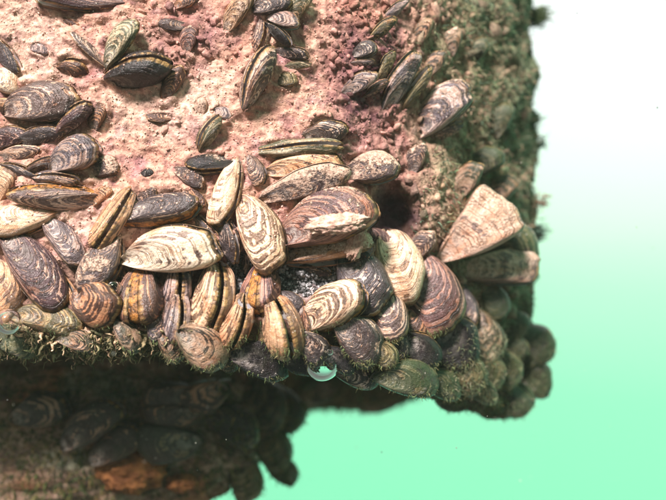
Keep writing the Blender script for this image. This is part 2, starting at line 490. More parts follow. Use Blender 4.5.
FAN = [(0, 0), (.03, .055), (.28, .21), (.58, .37), (.80, .48), (.91, .42), (.975, .22), (1, -.04), (.975, -.26), (.87, -.38), (.58, -.33), (.28, -.17), (.03, -.045)]
OVL = [(0, 0), (.03, .13), (.13, .34), (.34, .52), (.58, .56), (.80, .47), (.94, .27), (1, .0), (.95, -.24), (.80, -.38), (.56, -.43), (.30, -.36), (.11, -.22), (.03, -.10)]
SHAPES = {'wedge': OUT, 'fan': FAN, 'oval': OVL}
def outline(n, seed, shape='wedge'):
    c = np.array(SHAPES[shape]); m_ = len(c); r_ = np.random.default_rng(seed)
    c[1:] += r_.normal(size=(m_ - 1, 2)) * .018
    t = np.linspace(0, m_, n * 6, endpoint=False); i = t.astype(int); f = (t - i)[:, None]
    p0, p1, p2, p3 = c[(i - 1) % m_], c[i % m_], c[(i + 1) % m_], c[(i + 2) % m_]
    q = .5 * (2*p1 + (p2-p0)*f + (2*p0-5*p1+4*p2-p3)*f**2 + (3*p1-p0-3*p2+p3)*f**3)
    q = np.vstack([q, q[:1]])
    L = np.concatenate([[0], np.cumsum(np.linalg.norm(np.diff(q, axis=0), axis=1))])
    tt = np.linspace(0, L[-1], n, endpoint=False)
    o_ = np.stack([np.interp(tt, L, q[:, 0]), np.interp(tt, L, q[:, 1])], -1)
    a_ = np.linspace(0, 2 * math.pi, n, endpoint=False)
    jag = pnoise(np.stack([np.cos(a_) * 4, np.sin(a_) * 4, np.full(n, seed * 1.3)], -1)) * .022 + pnoise(np.stack([np.cos(a_) * 11, np.sin(a_) * 11, np.full(n, seed * .7)], -1)) * .012
    return o_ * (1 + jag)[:, None]

def valve_mesh(L, W, H, seed, side, ridge, fine, shape):
    nt, ns, ni = (64, 24, 9) if fine else (36, 12, 5)
    O = outline(nt, seed, shape)
    O = O * np.array([L, W])
    s_out = 1 - (1 - np.linspace(.03, 1, ns)) ** 1.35
    s_in = np.linspace(.985, .06, ni)
    ph = seed * 1.7
    def surf(s, drop, shrink):
        dist = np.linalg.norm(O / L, axis=1)
        w = np.clip(dist, 0, 1) ** .4
        g = (s ** .7) * max(1 - s ** 2.1, 0) ** .52 / .655
        z = H * g * w
        xy = O * s * shrink
        pts = np.stack([xy[:, 0], xy[:, 1], z], -1)
        q = pts / L
        z2 = z + L * (.030 * pnoise(q * 3.1 + ph) * g + ridge * .45 * (.0045 * math.sin(s * 34 + 2 * math.sin(ph)) + .004 * math.sin(s * s * 21 + ph)) * (.6 + 1.6 * pnoise(np.stack([q[:, 0] * 2.5, q[:, 1] * 2.5, np.full(nt, ph)], -1))) * (1 if s < .97 else 0) * g
                      + .003 * pnoise(np.stack([q[:, 0] * 5, q[:, 1] * 5, np.full(nt, s * 9 + ph)], -1)) * min(1, g * 2))
        z2 = np.maximum(z2 - drop, .0004 * (1 if drop == 0 else 0))
        return np.stack([xy[:, 0], xy[:, 1], z2], -1)
    rows = [surf(s, 0, 1) for s in s_out] + [surf(s, .03 * L * min(1, (1 - s) * 8 + .1), .985) for s in s_in]
    S = np.concatenate([s_out, s_in * 0 + 1])
    V = np.concatenate(rows)
    V[:, 2] *= side
    nr = len(rows)
    a = np.arange(nr * nt).reshape(nr, nt)
    b = np.roll(a, -1, 1)
    F = np.stack([a[:-1], b[:-1], b[1:], a[1:]], -1).reshape(-1, 4)
    if side > 0: F = F[:, ::-1]
    F = F[:, ::-1]
    me = mesh_np('valve', V, F, [M_SHELL, M_NACRE])
    uv = me.uv_layers.new(name='UVMap')
    li = np.empty(len(me.loops), np.int32); me.loops.foreach_get('vertex_index', li)
    th = (li % nt) / nt; row = li // nt
    fi = np.repeat(np.arange(len(F)) % nt, 4)
    th = np.where((fi == nt - 1) & (li % nt == 0), 1.0, th)
    uvs = np.stack([S[row], th], -1).astype(np.float32)
    uv.data.foreach_set('uv', uvs.ravel())
    mi = (np.arange(len(F)) // nt >= ns).astype(np.int32)
    me.polygons.foreach_set('material_index', mi)
    return me

def flesh_mesh(L, W, H, seed, shape):
    """soft body: a thinner copy of the shell's hollow with a frilled rim that fills the gape"""
    nt = 56
    O = outline(nt, seed, shape) * np.array([L, W])
    w = np.clip(np.linalg.norm(O / L, axis=1), 0, 1) ** .4
    rows = []
    for s, sg in [(s_, 1) for s_ in (.3, .6, .8, .9, .94)] + [(.958, 0)] + [(s_, -1) for s_ in (.94, .9, .8, .6, .3)]:
        g = (s ** .7) * max(1 - s ** 2.1, 0) ** .52 / .655
        z = sg * (H * .60 * g * w + .012 * L * (1 if s > .85 else .5))
        fr = 1 + .012 * pnoise(np.stack([O[:, 0] / L * 22, O[:, 1] / L * 22, np.full(nt, seed + s * 9)], -1)) * 2 if s > .85 else 1
        xy = O * (s * fr)[:, None] if s > .85 else O * s
        rows.append(np.stack([xy[:, 0], xy[:, 1], z + .006 * L * pnoise(np.stack([O[:, 0] / L * 18, O[:, 1] / L * 18, np.full(nt, seed + 3 * sg)], -1))], -1))
    V = np.concatenate(rows); nr = len(rows)
    a = np.arange(nr * nt).reshape(nr, nt); b = np.roll(a, -1, 1)
    F = np.stack([a[:-1], b[:-1], b[1:], a[1:]], -1).reshape(-1, 4)
    return mesh_np('flesh', V, F, [M_FLESH])

MUSSELS = []
PLACED = []
ALLV = []
def frame(a, roll, pitch):
    a, roll, pitch = map(math.radians, (a, roll, pitch))
    ex = Vector((math.cos(a) * math.cos(pitch), -math.sin(pitch), math.sin(a) * math.cos(pitch)))
    cz = Vector((0, -1, 0)); cz = (cz - ex * cz.dot(ex)).normalized()
    R = Matrix.Rotation(roll, 3, ex)
    ez = R @ cz; ey = ez.cross(ex)
    return Matrix((ex, ey, ez)).transposed()

def mussel(cx, cy, L, w, ang, sty, label, roll=0, pitch=8, gape=3, lift=0, ridge=.5, flip=False, bv=None, halves=2, flesh=False, group=None, thick=.42, depth=None, silt=None, algae=None, shape='wedge', zig=None, stripe=None):
    i = len(MUSSELS)
    hit, nrm, d = ray(bv or BV_ROCK, cx, cy)
    if hit is None or depth is not None:
        hit = from_px(cx, cy, depth if depth is not None else .05); d = (hit - CAMP).normalized()
    if cy > 331 and bv is None and depth is None and pitch > 0: pitch = -24 if cy > 340 else -12
    L *= 1.12; w *= 1.10
    # size at that distance
    r_ = abs(math.radians(roll))
    k_ = (hit.y + D) / D / PXM
    L = L * k_ / max(.6, math.cos(math.radians(pitch)))
    W = w * k_ / (abs(math.cos(r_)) * .96 + thick * 2 * .85 * abs(math.sin(r_)))
    W = min(W, L * (.66 if shape == 'wedge' else .78 if shape == 'oval' else 1.0))
    H = W * thick
    if abs(math.sin(r_)) > .8: H = w * k_ / 2
    hit = hit - d * (H * (.22 if lift > 1 else .05) + lift * .00078)
    M3 = frame(ang, roll, pitch)
    if flip: M3 = M3 @ Matrix(((1, 0, 0), (0, -1, 0), (0, 0, 1)))
    loc = hit - M3 @ Vector((L * .5, W * .13, 0))
    root = bpy.data.objects.new('zebra_mussel' if halves == 2 else 'mussel_valve', None); COL.objects.link(root)
    root.empty_display_size = .004
    if flip:   # a mirrored shell: mirror the mesh instead of the frame
        M3 = frame(ang, roll, pitch)
    root.matrix_world = Matrix.Translation(loc) @ M3.to_4x4()
    root['label'] = label; root['category'] = 'mussel' if halves == 2 else 'shell'
    root['group'] = group or 'mussels crusted on the rock'
    li, da, st, si, al, rg = STY[sty]; si += .10
    rr = random.Random(i * 7 + 1)
    j = lambda c: (lambda v_, w_: (c[0] * v_ * (1 + w_), c[1] * v_, c[2] * v_ * (1 - w_)))(rr.uniform(.86, 1.1), rr.uniform(-.02, .09))
    li, da = tuple(x * q_ * (1.08 if sty in ('white', 'cream', 'spot', 'fan') else 1.0) for x, q_ in zip(j(li), (1.04, .98, .94))), tuple(x * .55 for x in j(da))
    gape = min(gape, 1.0) if roll > 45 and halves == 2 else gape
    rad_ = rr.uniform(.6, 1.15)
    ax = Vector((.5 * L, .62 * W * (-1 if flip else 1), 0)).normalized()
    fine = L > .008
    for side in ((1, -1) if halves == 2 else (1,)):
        me = valve_mesh(L, W, H, i * 3 + 11, side, ridge, fine, shape)
        if flip:
            v_ = np.empty(len(me.vertices) * 3, np.float32); me.vertices.foreach_get('co', v_)
            v_[1::3] *= -1; me.vertices.foreach_set('co', v_); me.flip_normals(); me.update()
        o = link('valve', me, root)
        g = math.radians(gape) * side * (1 if flip else -1) * -1
        o.rotation_mode = 'AXIS_ANGLE'
        o.rotation_axis_angle = (-g, ax.x, ax.y, 0)
        o.location = (0, 0, side * .0001)
        o['tone_light'] = li; o['tone_dark'] = da; o['stripe'] = float((st if stripe is None else stripe) * rr.uniform(.9, 1.1))
        o['silt'] = float((si if silt is None else silt) + rr.uniform(-.10, .15)); o['algae'] = float(al if algae is None else algae); o['rings'] = float(rg * 1.15 * rr.uniform(.8, 1.25))
        o['radial'] = float({'white': .95, 'fan': .9, 'cream': .85, 'spot': .7, 'tan': .85, 'green': .8, 'purple': .3, 'dark': .35, 'pale': .55}.get(sty, .5) * rad_)
        o['zigzag'] = float(zig if zig is not None else {'purple': 1.3, 'dark': 1.1, 'black': 1.0, 'pale': 1.0, 'spot': .8, 'mauve': .3}.get(sty, .35) * rr.uniform(.6, 1.3))
        ALLV.append(o)
    if flesh:
        me = flesh_mesh(L, W, H, i * 3 + 11, shape)
        if flip:
            v_ = np.empty(len(me.vertices) * 3, np.float32); me.vertices.foreach_get('co', v_)
            v_[1::3] *= -1; me.vertices.foreach_set('co', v_); me.flip_normals(); me.update()
        f = link('flesh', me, root); ALLV.append(f)
    MUSSELS.append(root); PLACED.append((cx, cy, L / k_, max(w, 10), ang, bv is None and depth is None))
    return root
# ------------------------------------------------------------------ the shells, one by one
m = mussel
# upper left
m(88, 1, 92, 26, 178, 'purple', 'long purple striped mussel cut by the top edge, near the top left corner', roll=25, gape=4)
m(68, 22, 26, 10, -18, 'brown', 'small brown shell just under the long purple mussel at the top left', roll=30, lift=-.6)
m(40, 49, 22, 11, -12, 'grey', 'tiny grey shell alone in pale silt, left of the open butterfly shell', lift=-.6)
m(88, 52, 50, 13, 137, 'pale', 'narrow striped half of the open butterfly shell, pointing up left', roll=62, halves=1, lift=1.2)
m(121, 43, 52, 27, 53, 'green', 'pale spotted half of the open butterfly shell, standing up right', roll=-14, halves=1, lift=2.0)
m(136, 69, 64, 32, 7, 'black', 'black purple mussel lying under the pale butterfly shell', roll=58, gape=2, lift=1.5, silt=.32)
m(73, 66, 33, 20, -6, 'brown', 'small two lipped brown mussel sunk in silt left of the black one', roll=55, lift=-.4, gape=5)
m(4, 52, 50, 20, -48, 'dark', 'dark edged mussel at the left border above the orange rimmed shell', roll=30)
m(6, 80, 34, 26, -35, 'white', 'cream white shell patch at the left border, below a dark edge', lift=.4)
m(2, 106, 34, 20, 10, 'tan', 'orange rimmed shell at the left border beside the wavy lined shell', roll=40)
m(42, 103, 74, 40, 8, 'pale', 'broad pale mussel with wavy dark lines near the left border', lift=1.0, ridge=1)
m(71, 118, 46, 20, 38, 'purple', 'purple mussel with one pale line leaning against the broad wavy shell', roll=55, lift=2.5)
m(97, 118, 27, 17, 70, 'brown', 'small brown silted shell right of the purple pale lined mussel', lift=-.2, silt=.45)
m(37, 135, 58, 20, 10, 'dark', 'dark finely striped mussel under the broad wavy shell', roll=40, lift=2.0)
m(3, 138, 54, 22, 12, 'purple', 'purple grey mussel cut by the left border, level with the grey fan shell', roll=20, lift=1.0)
m(18, 152, 50, 16, 8, 'pale', 'pale blue grey shell wedged under the dark finely striped mussel', roll=30, lift=.6)
m(74, 155, 50, 36, 22, 'grey', 'blue grey fan shaped shell on the pink silt at the left', lift=1.6, ridge=.8)
m(38, 166, 40, 15, 24, 'brown', 'brown green wedge shell between the grey fan and the left stack', roll=50, lift=1.6)
m(56, 178, 46, 14, -6, 'pale', 'small pale lined mussel resting on the large grey brown one', roll=60, gape=5, lift=3.2)
m(62, 197, 90, 30, 180, 'pale', 'large grey brown mussel with a dark slit at its pointed right end', roll=-34, gape=4, lift=1.2, flesh=True)
m(2, 186, 40, 34, 60, 'tan', 'orange brown layered shell at the left border above the cream one', lift=.6)
m(20, 221, 80, 36, 192, 'cream', 'wide cream shell cut by the left border with a slit along its top', roll=26, gape=4, lift=3, flesh=True)
m(64, 240, 58, 30, -50, 'grey', 'blue grey wedge mussel under the large grey brown one', roll=-20, lift=1.4)
m(4, 290, 64, 48, -78, 'tan', 'pinkish tan ringed shell at the left border below the cream one', lift=.5)
m(34, 268, 92, 48, -50, 'purple', 'big purple striped mussel with a pale band slanting down right, near the left border', roll=-22, lift=3.5, ridge=.8)
m(50, 318, 66, 34, -12, 'olive', 'olive tan shell beneath the big purple striped mussel', lift=-.5, roll=-12)
m(113, 219, 66, 27, 240, 'tan', 'tan stick like mussel standing upright left of the white one', roll=72, gape=3, lift=3)
m(160, 211, 76, 36, 12, 'dark', 'dark grey striped mussel directly above the bright white shell', roll=-30, gape=5, lift=2.5, flesh=True)
m(170, 249, 94, 48, 6, 'white', 'bright white mussel with thin dark lines, the brightest shell', roll=14, gape=3, lift=6)
m(103, 264, 62, 40, 238, 'silted', 'grey silted mussel leaning between the tan stick and the white shell', roll=22, lift=4)
m(98, 306, 50, 44, -25, 'brown', 'round reddish brown mussel with pale rings below the grey silted one', roll=8, lift=2, flip=True, pitch=20, shape='oval')
m(142, 297, 52, 42, -88, 'brown', 'gaping brown mussel with orange flesh right under the white shell', roll=-76, gape=5, lift=2, flesh=True, thick=.5, pitch=20)
m(178, 286, 36, 28, -88, 'grey', 'grey knobbly mussel, upper of the pair right of the gaping orange one', roll=70, lift=2, pitch=20)
m(178, 314, 50, 26, -86, 'grey', 'grey knobbly mussel, lower of the pair right of the gaping orange one', roll=60, lift=2.5, pitch=25)
m(215, 295, 64, 40, -95, 'spot', 'cream spotted mussel with an upright seam, below the white shell tip', roll=62, gape=2, lift=4, thick=.5, pitch=22)
m(237, 322, 52, 30, 252, 'tan', 'orange tan mussel slanting between the spotted and the seam split ones', roll=62, lift=3, pitch=0, gape=3)
m(205, 343, 52, 38, -42, 'low', 'olive brown round mussel low on the edge under the spotted one', lift=1.5, pitch=25, shape='oval')
m(262, 290, 48, 36, -95, 'mauve', 'mauve mussel with an orange slit, set in grey grit', roll=-58, gape=6, lift=4, flesh=True, thick=.5, pitch=20)
m(283, 327, 58, 40, -72, 'tan', 'tan mussel with dark upright seam left of the big cream and brown one', roll=72, gape=3, lift=5, thick=.5, pitch=18)
m(331, 309, 70, 48, 33, 'spot', 'cream topped brown mussel with an olive lip in the middle of the lower row', roll=-24, gape=4, lift=7, flesh=True, pitch=14, ridge=.8)
m(258, 356, 58, 38, -20, 'black', 'dark ruffled mussel hanging low, left of the air bubble', lift=1, ridge=2.2, pitch=25)
m(313, 346, 38, 28, -60, 'dark', 'small dark mussel just above the air bubble', lift=2, pitch=25)
m(228, 192, 66, 30, 252, 'cream', 'cream brown leaf shaped mussel above the white shell tip', roll=34, lift=3)
m(262, 232, 74, 44, -66, 'spot', 'pale cream mussel with brown specks right of the white one', roll=8, lift=5)
m(230, 239, 48, 22, -74, 'dark', 'violet mussel with white stripes squeezed between white and cream shells', roll=50, lift=3.5)
m(206, 228, 46, 16, -48, 'dark', 'thin dark curved shell behind the right end of the white mussel', roll=50, lift=3.2)
m(256, 170, 32, 20, -70, 'pale', 'small grey brown striped mussel above the cream speckled one', roll=20, lift=1)
m(213, 165, 50, 24, 184, 'black', 'black topped mussel filled with silt above the cream leaf shaped one', roll=50, gape=4, lift=1, silt=.38)
m(190, 176, 34, 18, -30, 'silted', 'silt covered shell left of the cream leaf shaped mussel', lift=-.3)
m(298, 148, 82, 18, 3, 'green', 'pale green striped narrow shell at the top of the central stack', roll=74, lift=3.5, ridge=.3)
m(300, 165, 76, 28, 6, 'tan', 'brown tan shell wedged under the pale green narrow one', roll=20, lift=1.5)
m(303, 183, 88, 32, 17, 'silted', 'long mussel coated in cream silt across the central stack', roll=24, lift=5, silt=.85)
m(326, 219, 96, 56, 20, 'mauve', 'large broad mauve shell with white and dark bands at its upper right', roll=-8, lift=3.2, ridge=1.0, silt=.48, gape=5)
m(330, 250, 84, 36, 12, 'tan', 'silt crusted brown shell under the large mauve one', roll=-30, gape=6, lift=3.0, silt=.7)
m(305, 268, 50, 14, -8, 'dark', 'slim dark mussel lying in the grey grit', roll=40, lift=1.2)
m(324, 131, 44, 25, 8, 'dark', 'dark blue grey mussel above the pale green narrow shell', roll=24, gape=4, lift=2)
m(318, 146, 30, 12, 15, 'black', 'small black shell under the dark blue grey mussel', lift=.5)
m(371, 169, 54, 34, 10, 'silted', 'mauve silted mussel with a dark round rim beside the black pit', roll=-10, lift=2)
m(366, 280, 62, 46, -62, 'dark', 'dark mussel with grey rings left of the cream olive one', lift=5, flip=False, ridge=.8, pitch=14, shape='oval')
m(401, 267, 70, 46, -78, 'cream', 'cream olive curved mussel standing in the middle of the right row', lift=3.5, pitch=12, algae=.1, shape='oval')
m(433, 291, 84, 54, -66, 'mauve', 'big purple brown mussel right of the cream olive one', lift=4.5, pitch=12, silt=.2, shape='oval')
m(388, 314, 52, 34, -72, 'pale', 'white topped mussel with yellow lips under the cream olive one', lift=6, pitch=18, gape=4)
m(357, 336, 60, 44, -50, 'dark', 'black mussel with white rings right of the air bubble', lift=5, pitch=22, ridge=1)
m(412, 320, 50, 28, -80, 'brown', 'narrow brown mussel behind the white topped one', lift=3.5, pitch=18)
m(455, 343, 62, 48, -72, 'black', 'near black round mussel under the big purple brown one', lift=4, pitch=20, shape='oval')
m(421, 350, 46, 36, -60, 'black', 'small black mussel with pale rings left of the near black round one', lift=5.5, pitch=25, ridge=1)
m(467, 306, 48, 24, -80, 'dark', 'small dark blue mussel right of the big purple brown one', roll=20, lift=4, pitch=15)
m(485, 337, 56, 36, -78, 'green', 'tan and white banded mussel at the lower right of the row', lift=4, pitch=20, algae=.15)
m(467, 226, 84, 62, 38, 'fan', 'large pale pinkish fan shell spreading up right on the rock side', lift=6, roll=0, silt=.55, pitch=4, shape='fan', stripe=.12, thick=.25)
m(488, 264, 90, 44, 4, 'fan', 'grey green long shell below the large pale fan shell', lift=6, roll=-14, pitch=0, algae=.25, shape='fan', thick=.25)
m(505, 245, 56, 52, 15, 'deep', 'algae covered dark green shell behind the large pale fan shell', lift=4, roll=10, shape='fan')
m(438, 112, 72, 38, 42, 'grey', 'dark grey mussel with a crusty round rim on the upper right of the face', lift=5, roll=-8, silt=.42, algae=.1)
m(442, 131, 40, 14, 22, 'pale', 'slim pale shell standing for a glint under the dark grey round rimmed mussel', lift=5, roll=60)  # edge highlight built as a slim pale shell
m(397, 83, 62, 26, 58, 'grey', 'grey olive mussel standing left of the dark round rimmed one', lift=3.5, roll=40, algae=.2)
m(412, 92, 54, 16, 55, 'olive', 'thin olive shell pressed against the grey olive mussel', lift=4, roll=65)
m(364, 50, 24, 18, 20, 'dark', 'small dark shell in the maroon granular patch', lift=1.5)
m(360, 62, 26, 8, 2, 'grey', 'tiny slim shell standing for a white glint in the maroon granular patch', lift=1.5, roll=50)  # white highlight sliver modelled as a small shell
m(357, 84, 40, 18, 30, 'grey', 'grey shell lower in the maroon granular patch', lift=1.5, roll=20)
m(375, 88, 28, 9, 32, 'pale', 'thin white edged shell at the foot of the maroon patch', lift=2.5, roll=60)
m(384, 68, 34, 14, 62, 'olive', 'olive upright shell right of the maroon patch', lift=2, roll=40)
# top centre cluster
m(262, 33, 38, 17, 262, 'pale', 'narrow brown and pale mussel, leftmost of the top centre cluster', roll=60, lift=1)
m(272, 4, 38, 20, 12, 'dark', 'dark blue mussel cut by the top edge in the top centre cluster', lift=1.5)
m(297, 8, 40, 20, 52, 'green', 'greenish pale mussel cut by the top edge, right of the dark blue one', lift=2.0, roll=20)
m(284, 20, 32, 16, -12, 'grey', 'grey white shell in the middle of the top centre cluster', lift=3)
m(279, 33, 34, 13, -42, 'black', 'black mussel slanting down right in the top centre cluster', roll=50, lift=3.5)
m(290, 52, 36, 14, -10, 'dark', 'dark striped mussel, lowest big one of the top centre cluster', roll=40, lift=1)
m(296, 65, 28, 9, 2, 'green', 'thin greenish shell under the top centre cluster', roll=40, lift=.4)
m(286, 80, 22, 15, 5, 'olive', 'tiny olive shell sunk in silt below the top centre cluster', lift=-.5)
m(256, 77, 60, 24, 64, 'pale', 'upright grey white striped mussel casting a shadow on bare silt', roll=56, lift=3.5, gape=2)
m(237, 12, 46, 20, 55, 'tan', 'tan silted shell near the top edge, left of the top centre cluster', lift=.5, silt=.6)
# scattered on the silt
m(171, 83, 37, 20, 58, 'brown', 'small brown striped shell right of the black purple mussel', lift=1, roll=20)
m(162, 119, 30, 11, 178, 'brown', 'small flat brown shell lying level in the open silt', lift=-.2, roll=30)
m(208, 133, 37, 16, 56, 'green', 'small pale green mussel with a seam standing in open silt', roll=60, lift=1.5)
m(223, 113, 19, 14, -20, 'grey', 'tiny grey disc like shell above the small pale green mussel', lift=-.2)
m(201, 108, 19, 14, 80, 'silted', 'tiny silt coated shell left of the grey disc like one', lift=-.5, silt=.9)
m(189, 40, 27, 22, 75, 'mauve', 'curled mauve crusted shell in the purple patch near the top', lift=.2, silt=.5)
m(174, 26, 30, 12, 175, 'silted', 'silt buried shell near the top, above the curled mauve one', lift=-.3)
m(104, 168, 32, 20, 15, 'silted', 'brown silted shell right of the grey fan shell', lift=0, silt=.6)
m(147, 173, 14, 8, 10, 'black', 'tiny dark shell alone in silt above the dark striped mussel', lift=-.3)
m(186, 2, 26, 14, 20, 'brown', 'brown shell cut by the top edge above the curled mauve one', lift=0)
m(184, 262, 36, 16, -68, 'dark', 'small dark shell peeking out under the right tip of the white mussel', roll=40, lift=1.5)
m(70, 296, 44, 18, -66, 'tan', 'tan shell wedged between the big purple striped and round reddish brown ones', roll=40, lift=1.5)
m(157, 326, 32, 18, -84, 'dark', 'small dark shell behind the lower grey knobbly mussel', lift=.5)
m(226, 352, 38, 22, -66, 'low', 'brown shell hanging between the olive brown and the ruffled dark one', lift=.5)
m(306, 326, 36, 20, -88, 'brown', 'slim brown shell between the seam split tan and the cream topped one', roll=50, lift=2.5)
m(338, 358, 40, 22, -36, 'black', 'black shell squeezed just right of the air bubble', lift=1.5)
m(396, 342, 38, 22, -66, 'dark', 'dark shell half hidden under the white topped mussel', lift=3)
m(438, 322, 44, 24, -76, 'brown', 'brown shell showing below the big purple brown mussel', lift=2)
m(246, 258, 30, 14, -80, 'pale', 'small pale shell beside the grey grit, left of the mauve orange slit one', roll=50, lift=1)
m(122, 274, 30, 15, -60, 'brown', 'small brown shell between the grey silted and gaping orange ones', lift=1, roll=30)
m(146, 196, 26, 12, 30, 'silted', 'small silt coated shell above the dark grey striped mussel', lift=-.2)
m(20, 170, 40, 14, -20, 'dark', 'thin dark shell above the large grey brown mussel at the left', roll=50, lift=.8)
m(100, 196, 28, 14, 40, 'tan', 'small orange tan shell at the left foot of the upright stick like one', lift=.4)
m(248, 304, 26, 14, -60, 'dark', 'tiny dark shell between the cream spotted and mauve orange slit mussels', lift=1.5, roll=30)
m(350, 262, 34, 18, -30, 'dark', 'dark shell end under the silt crusted brown shell', lift=2, roll=20)
m(290, 300, 30, 16, -30, 'dark', 'small dark shell right of the mauve orange slit mussel', lift=1.5)
m(378, 240, 34, 20, -40, 'mauve', 'small mauve shell at the left edge of the dark pit', lift=1.5)
m(84, 262, 36, 14, -52, 'cream', 'slim cream shell between the big purple striped and grey silted mussels', roll=40, lift=2)
m(28, 246, 40, 16, -20, 'dark', 'dark shell showing above the big purple striped mussel', lift=1, roll=30)
m(192, 196, 30, 14, -30, 'brown', 'small brown shell behind the round end of the dark grey striped mussel', lift=.8)
m(246, 200, 24, 12, -80, 'brown', 'tiny brown shell between the two cream mussels at the centre', lift=.8)
m(288, 196, 34, 12, 30, 'tan', 'thin tan shell under the left tip of the silt coated long mussel', lift=1)
m(420, 246, 36, 20, 50, 'silted', 'silted shell just right of the foot of the dark pit', lift=1.5)
m(415, 160, 34, 18, 70, 'silted', 'silt covered shell right above the dark pit', lift=.8)
m(432, 66, 34, 16, 50, 'low', 'brown shell above the dark round rimmed mussel', lift=1.5)
m(420, 34, 32, 15, 60, 'low', 'brown slanting shell high on the edge of the lit face', lift=1)
m(500, 120, 34, 20, 70, 'deep', 'dim green shell on the side, right of the dark round rimmed mussel', lift=1.5)
m(500, 190, 36, 22, 40, 'low', 'dim brown shell on the side above the algae covered one', lift=1.5)
m(494, 300, 40, 24, -70, 'deep', 'dim green shell on the side below the grey green long one', lift=1.5)
m(464, 330, 30, 18, -80, 'dark', 'dark shell wedged left of the tan and white banded one', lift=3)
m(512, 330, 40, 22, 60, 'deep', 'thin green rim shell above the small green corner mussel', lift=1, depth=.056, stripe=.7)
m(519, 392, 36, 18, -40, 'deep', 'thin green rim shell under the dark green corner mussel', lift=1, depth=.058, stripe=.7)
m(478, 388, 42, 22, -30, 'olive', 'olive shell under the three overlapping ones on the lower right', lift=1.5, pitch=20, algae=.5)
# bottom fringe and the turned away side
m(128, 335, 36, 22, -60, 'low', 'brown algae tufted shell under the gaping orange mussel', lift=0, pitch=25)
m(12, 340, 50, 26, -20, 'deep', 'dark green shell under the border of the lower left row', lift=-1)
m(80, 340, 40, 22, -10, 'low', 'dark mossy shell under the round reddish brown mussel', lift=-1)
m(172, 345, 34, 26, -60, 'low', 'mossy brown shell left of the olive brown round one', lift=0, pitch=25)
m(295, 358, 44, 26, -30, 'black', 'black shell half hidden behind the air bubble', lift=0, pitch=20)
m(355, 374, 46, 24, -20, 'dark', 'dark ringed shell low on the edge right of the bubble', lift=2, pitch=25, algae=.2)
m(382, 352, 34, 24, -50, 'olive', 'small olive shell between the dark ringed and near black ones', lift=5, pitch=25)
m(405, 377, 62, 34, -10, 'deep', 'green black mussel on the lower edge under the small black one', lift=3, pitch=20)
m(440, 383, 44, 26, -25, 'deep', 'mossy dark shell on the lower edge, right of the green black one', lift=2, pitch=20)
m(467, 371, 46, 36, -55, 'olive', 'olive mussel with a pale lip, left of three overlapping on the lower right', lift=3.5, pitch=20, algae=.5)
m(486, 368, 44, 32, -52, 'olive', 'olive mussel with a pale lip, middle of three overlapping on the lower right', lift=3, pitch=20, algae=.55)
m(503, 366, 44, 32, -50, 'olive', 'olive mussel with a pale lip, right of three overlapping on the lower right', lift=2, pitch=20, algae=.6)
m(527, 343, 50, 44, 20, 'deep', 'large round green grey mussel at the right corner of the rock', lift=0, depth=.064, ridge=1, shape='oval', thick=.36, stripe=.8)
m(513, 348, 30, 24, 10, 'deep', 'small green mussel left of the large round corner one', lift=0, depth=.055)
m(531, 374, 44, 38, -25, 'deep', 'dark green mussel directly below the large round corner one', lift=0, depth=.066, shape='oval', thick=.36, stripe=.8, roll=15)
m(503, 396, 56, 30, -12, 'deep', 'dark shell forming the lowest right bump of the rock', lift=0, depth=.056, shape='oval', stripe=.85)
m(460, 395, 50, 28, 190, 'deep', 'mossy shell on the underside, left of the lowest right bump', lift=0, depth=.046)
m(482, 162, 40, 24, 25, 'deep', 'green brown shell with a pale glint half way up the side', lift=3, silt=.3)
m(466, 180, 38, 22, 60, 'low', 'brown shell above the large pale fan shell', lift=3, silt=.35)
m(452, 42, 26, 20, 80, 'low', 'blurred pinkish shell high on the side of the rock', lift=2)
m(478, 50, 24, 18, 60, 'deep', 'blurred green shell high on the side near the right edge', lift=2)
m(392, 12, 34, 12, 40, 'grey', 'grey slanting shell near the top right of the lit face', lift=1.5, roll=40)
m(380, 30, 34, 14, 40, 'olive', 'olive slanting shell near the top, right of the maroon patch', lift=1.5, roll=40)
G2 = 'mussels on the shaded lower rock'
def lo(x, y, L, w, *a, **k_): k_['lift'] += 5; return mussel(x, y, L * 1.15, w * 1.35, *a, bv=BV_LOW, group=G2, silt=.15, algae=.2, stripe=.6, **k_)
lo(172, 398, 46, 24, 185, 'low', 'tan brown shell, upper left of the shaded lower rock cluster', lift=3)
lo(205, 396, 44, 26, 200, 'low', 'tan brown shell, second along the top of the shaded lower rock', lift=4)
lo(172, 416, 44, 22, 178, 'low', 'flat brown shell stacked under the tan ones on the lower rock', lift=4)
lo(168, 442, 52, 30, 175, 'deep', 'greenish shell above the orange sponge on the lower rock', lift=4)
lo(232, 422, 50, 24, -30, 'deep', 'dark shell in the middle of the lower rock', lift=3)
lo(262, 400, 56, 34, -60, 'deep', 'dark shell near the right side of the lower rock', lift=3)
lo(90, 425, 60, 24, 35, 'low', 'long dim shell on the left of the lower rock', lift=2)
lo(40, 410, 50, 24, 10, 'low', 'dim brown shell at the far left of the lower rock', lift=2)
lo(115, 445, 50, 22, 30, 'low', 'dim slanting shell left of the orange sponge', lift=2)
mussel(272, 444, 50, 42, -60, 'olive', 'round olive shell on the right edge of the lower rock', depth=.075, group=G2, algae=.6)
mussel(288, 408, 44, 40, -70, 'deep', 'dark round shell on the right shoulder of the lower rock', depth=.08, group=G2)
mussel(246, 477, 48, 38, -75, 'olive', 'round brown olive shell at the bottom tip of the lower rock', depth=.07, group=G2, algae=.4)
mussel(215, 455, 50, 36, -40, 'deep', 'dark shell just left of the bottom tip of the lower rock', depth=.078, group=G2)
mussel(196, 478, 46, 24, 190, 'deep', 'mossy shell on the lower border near the bottom of the photograph', depth=.08, group=G2)
mussel(282, 470, 34, 22, -30, 'deep', 'small dark shell sticking out at the lower right tip', depth=.078, group=G2)
G3 = 'mussels on the rear rock'
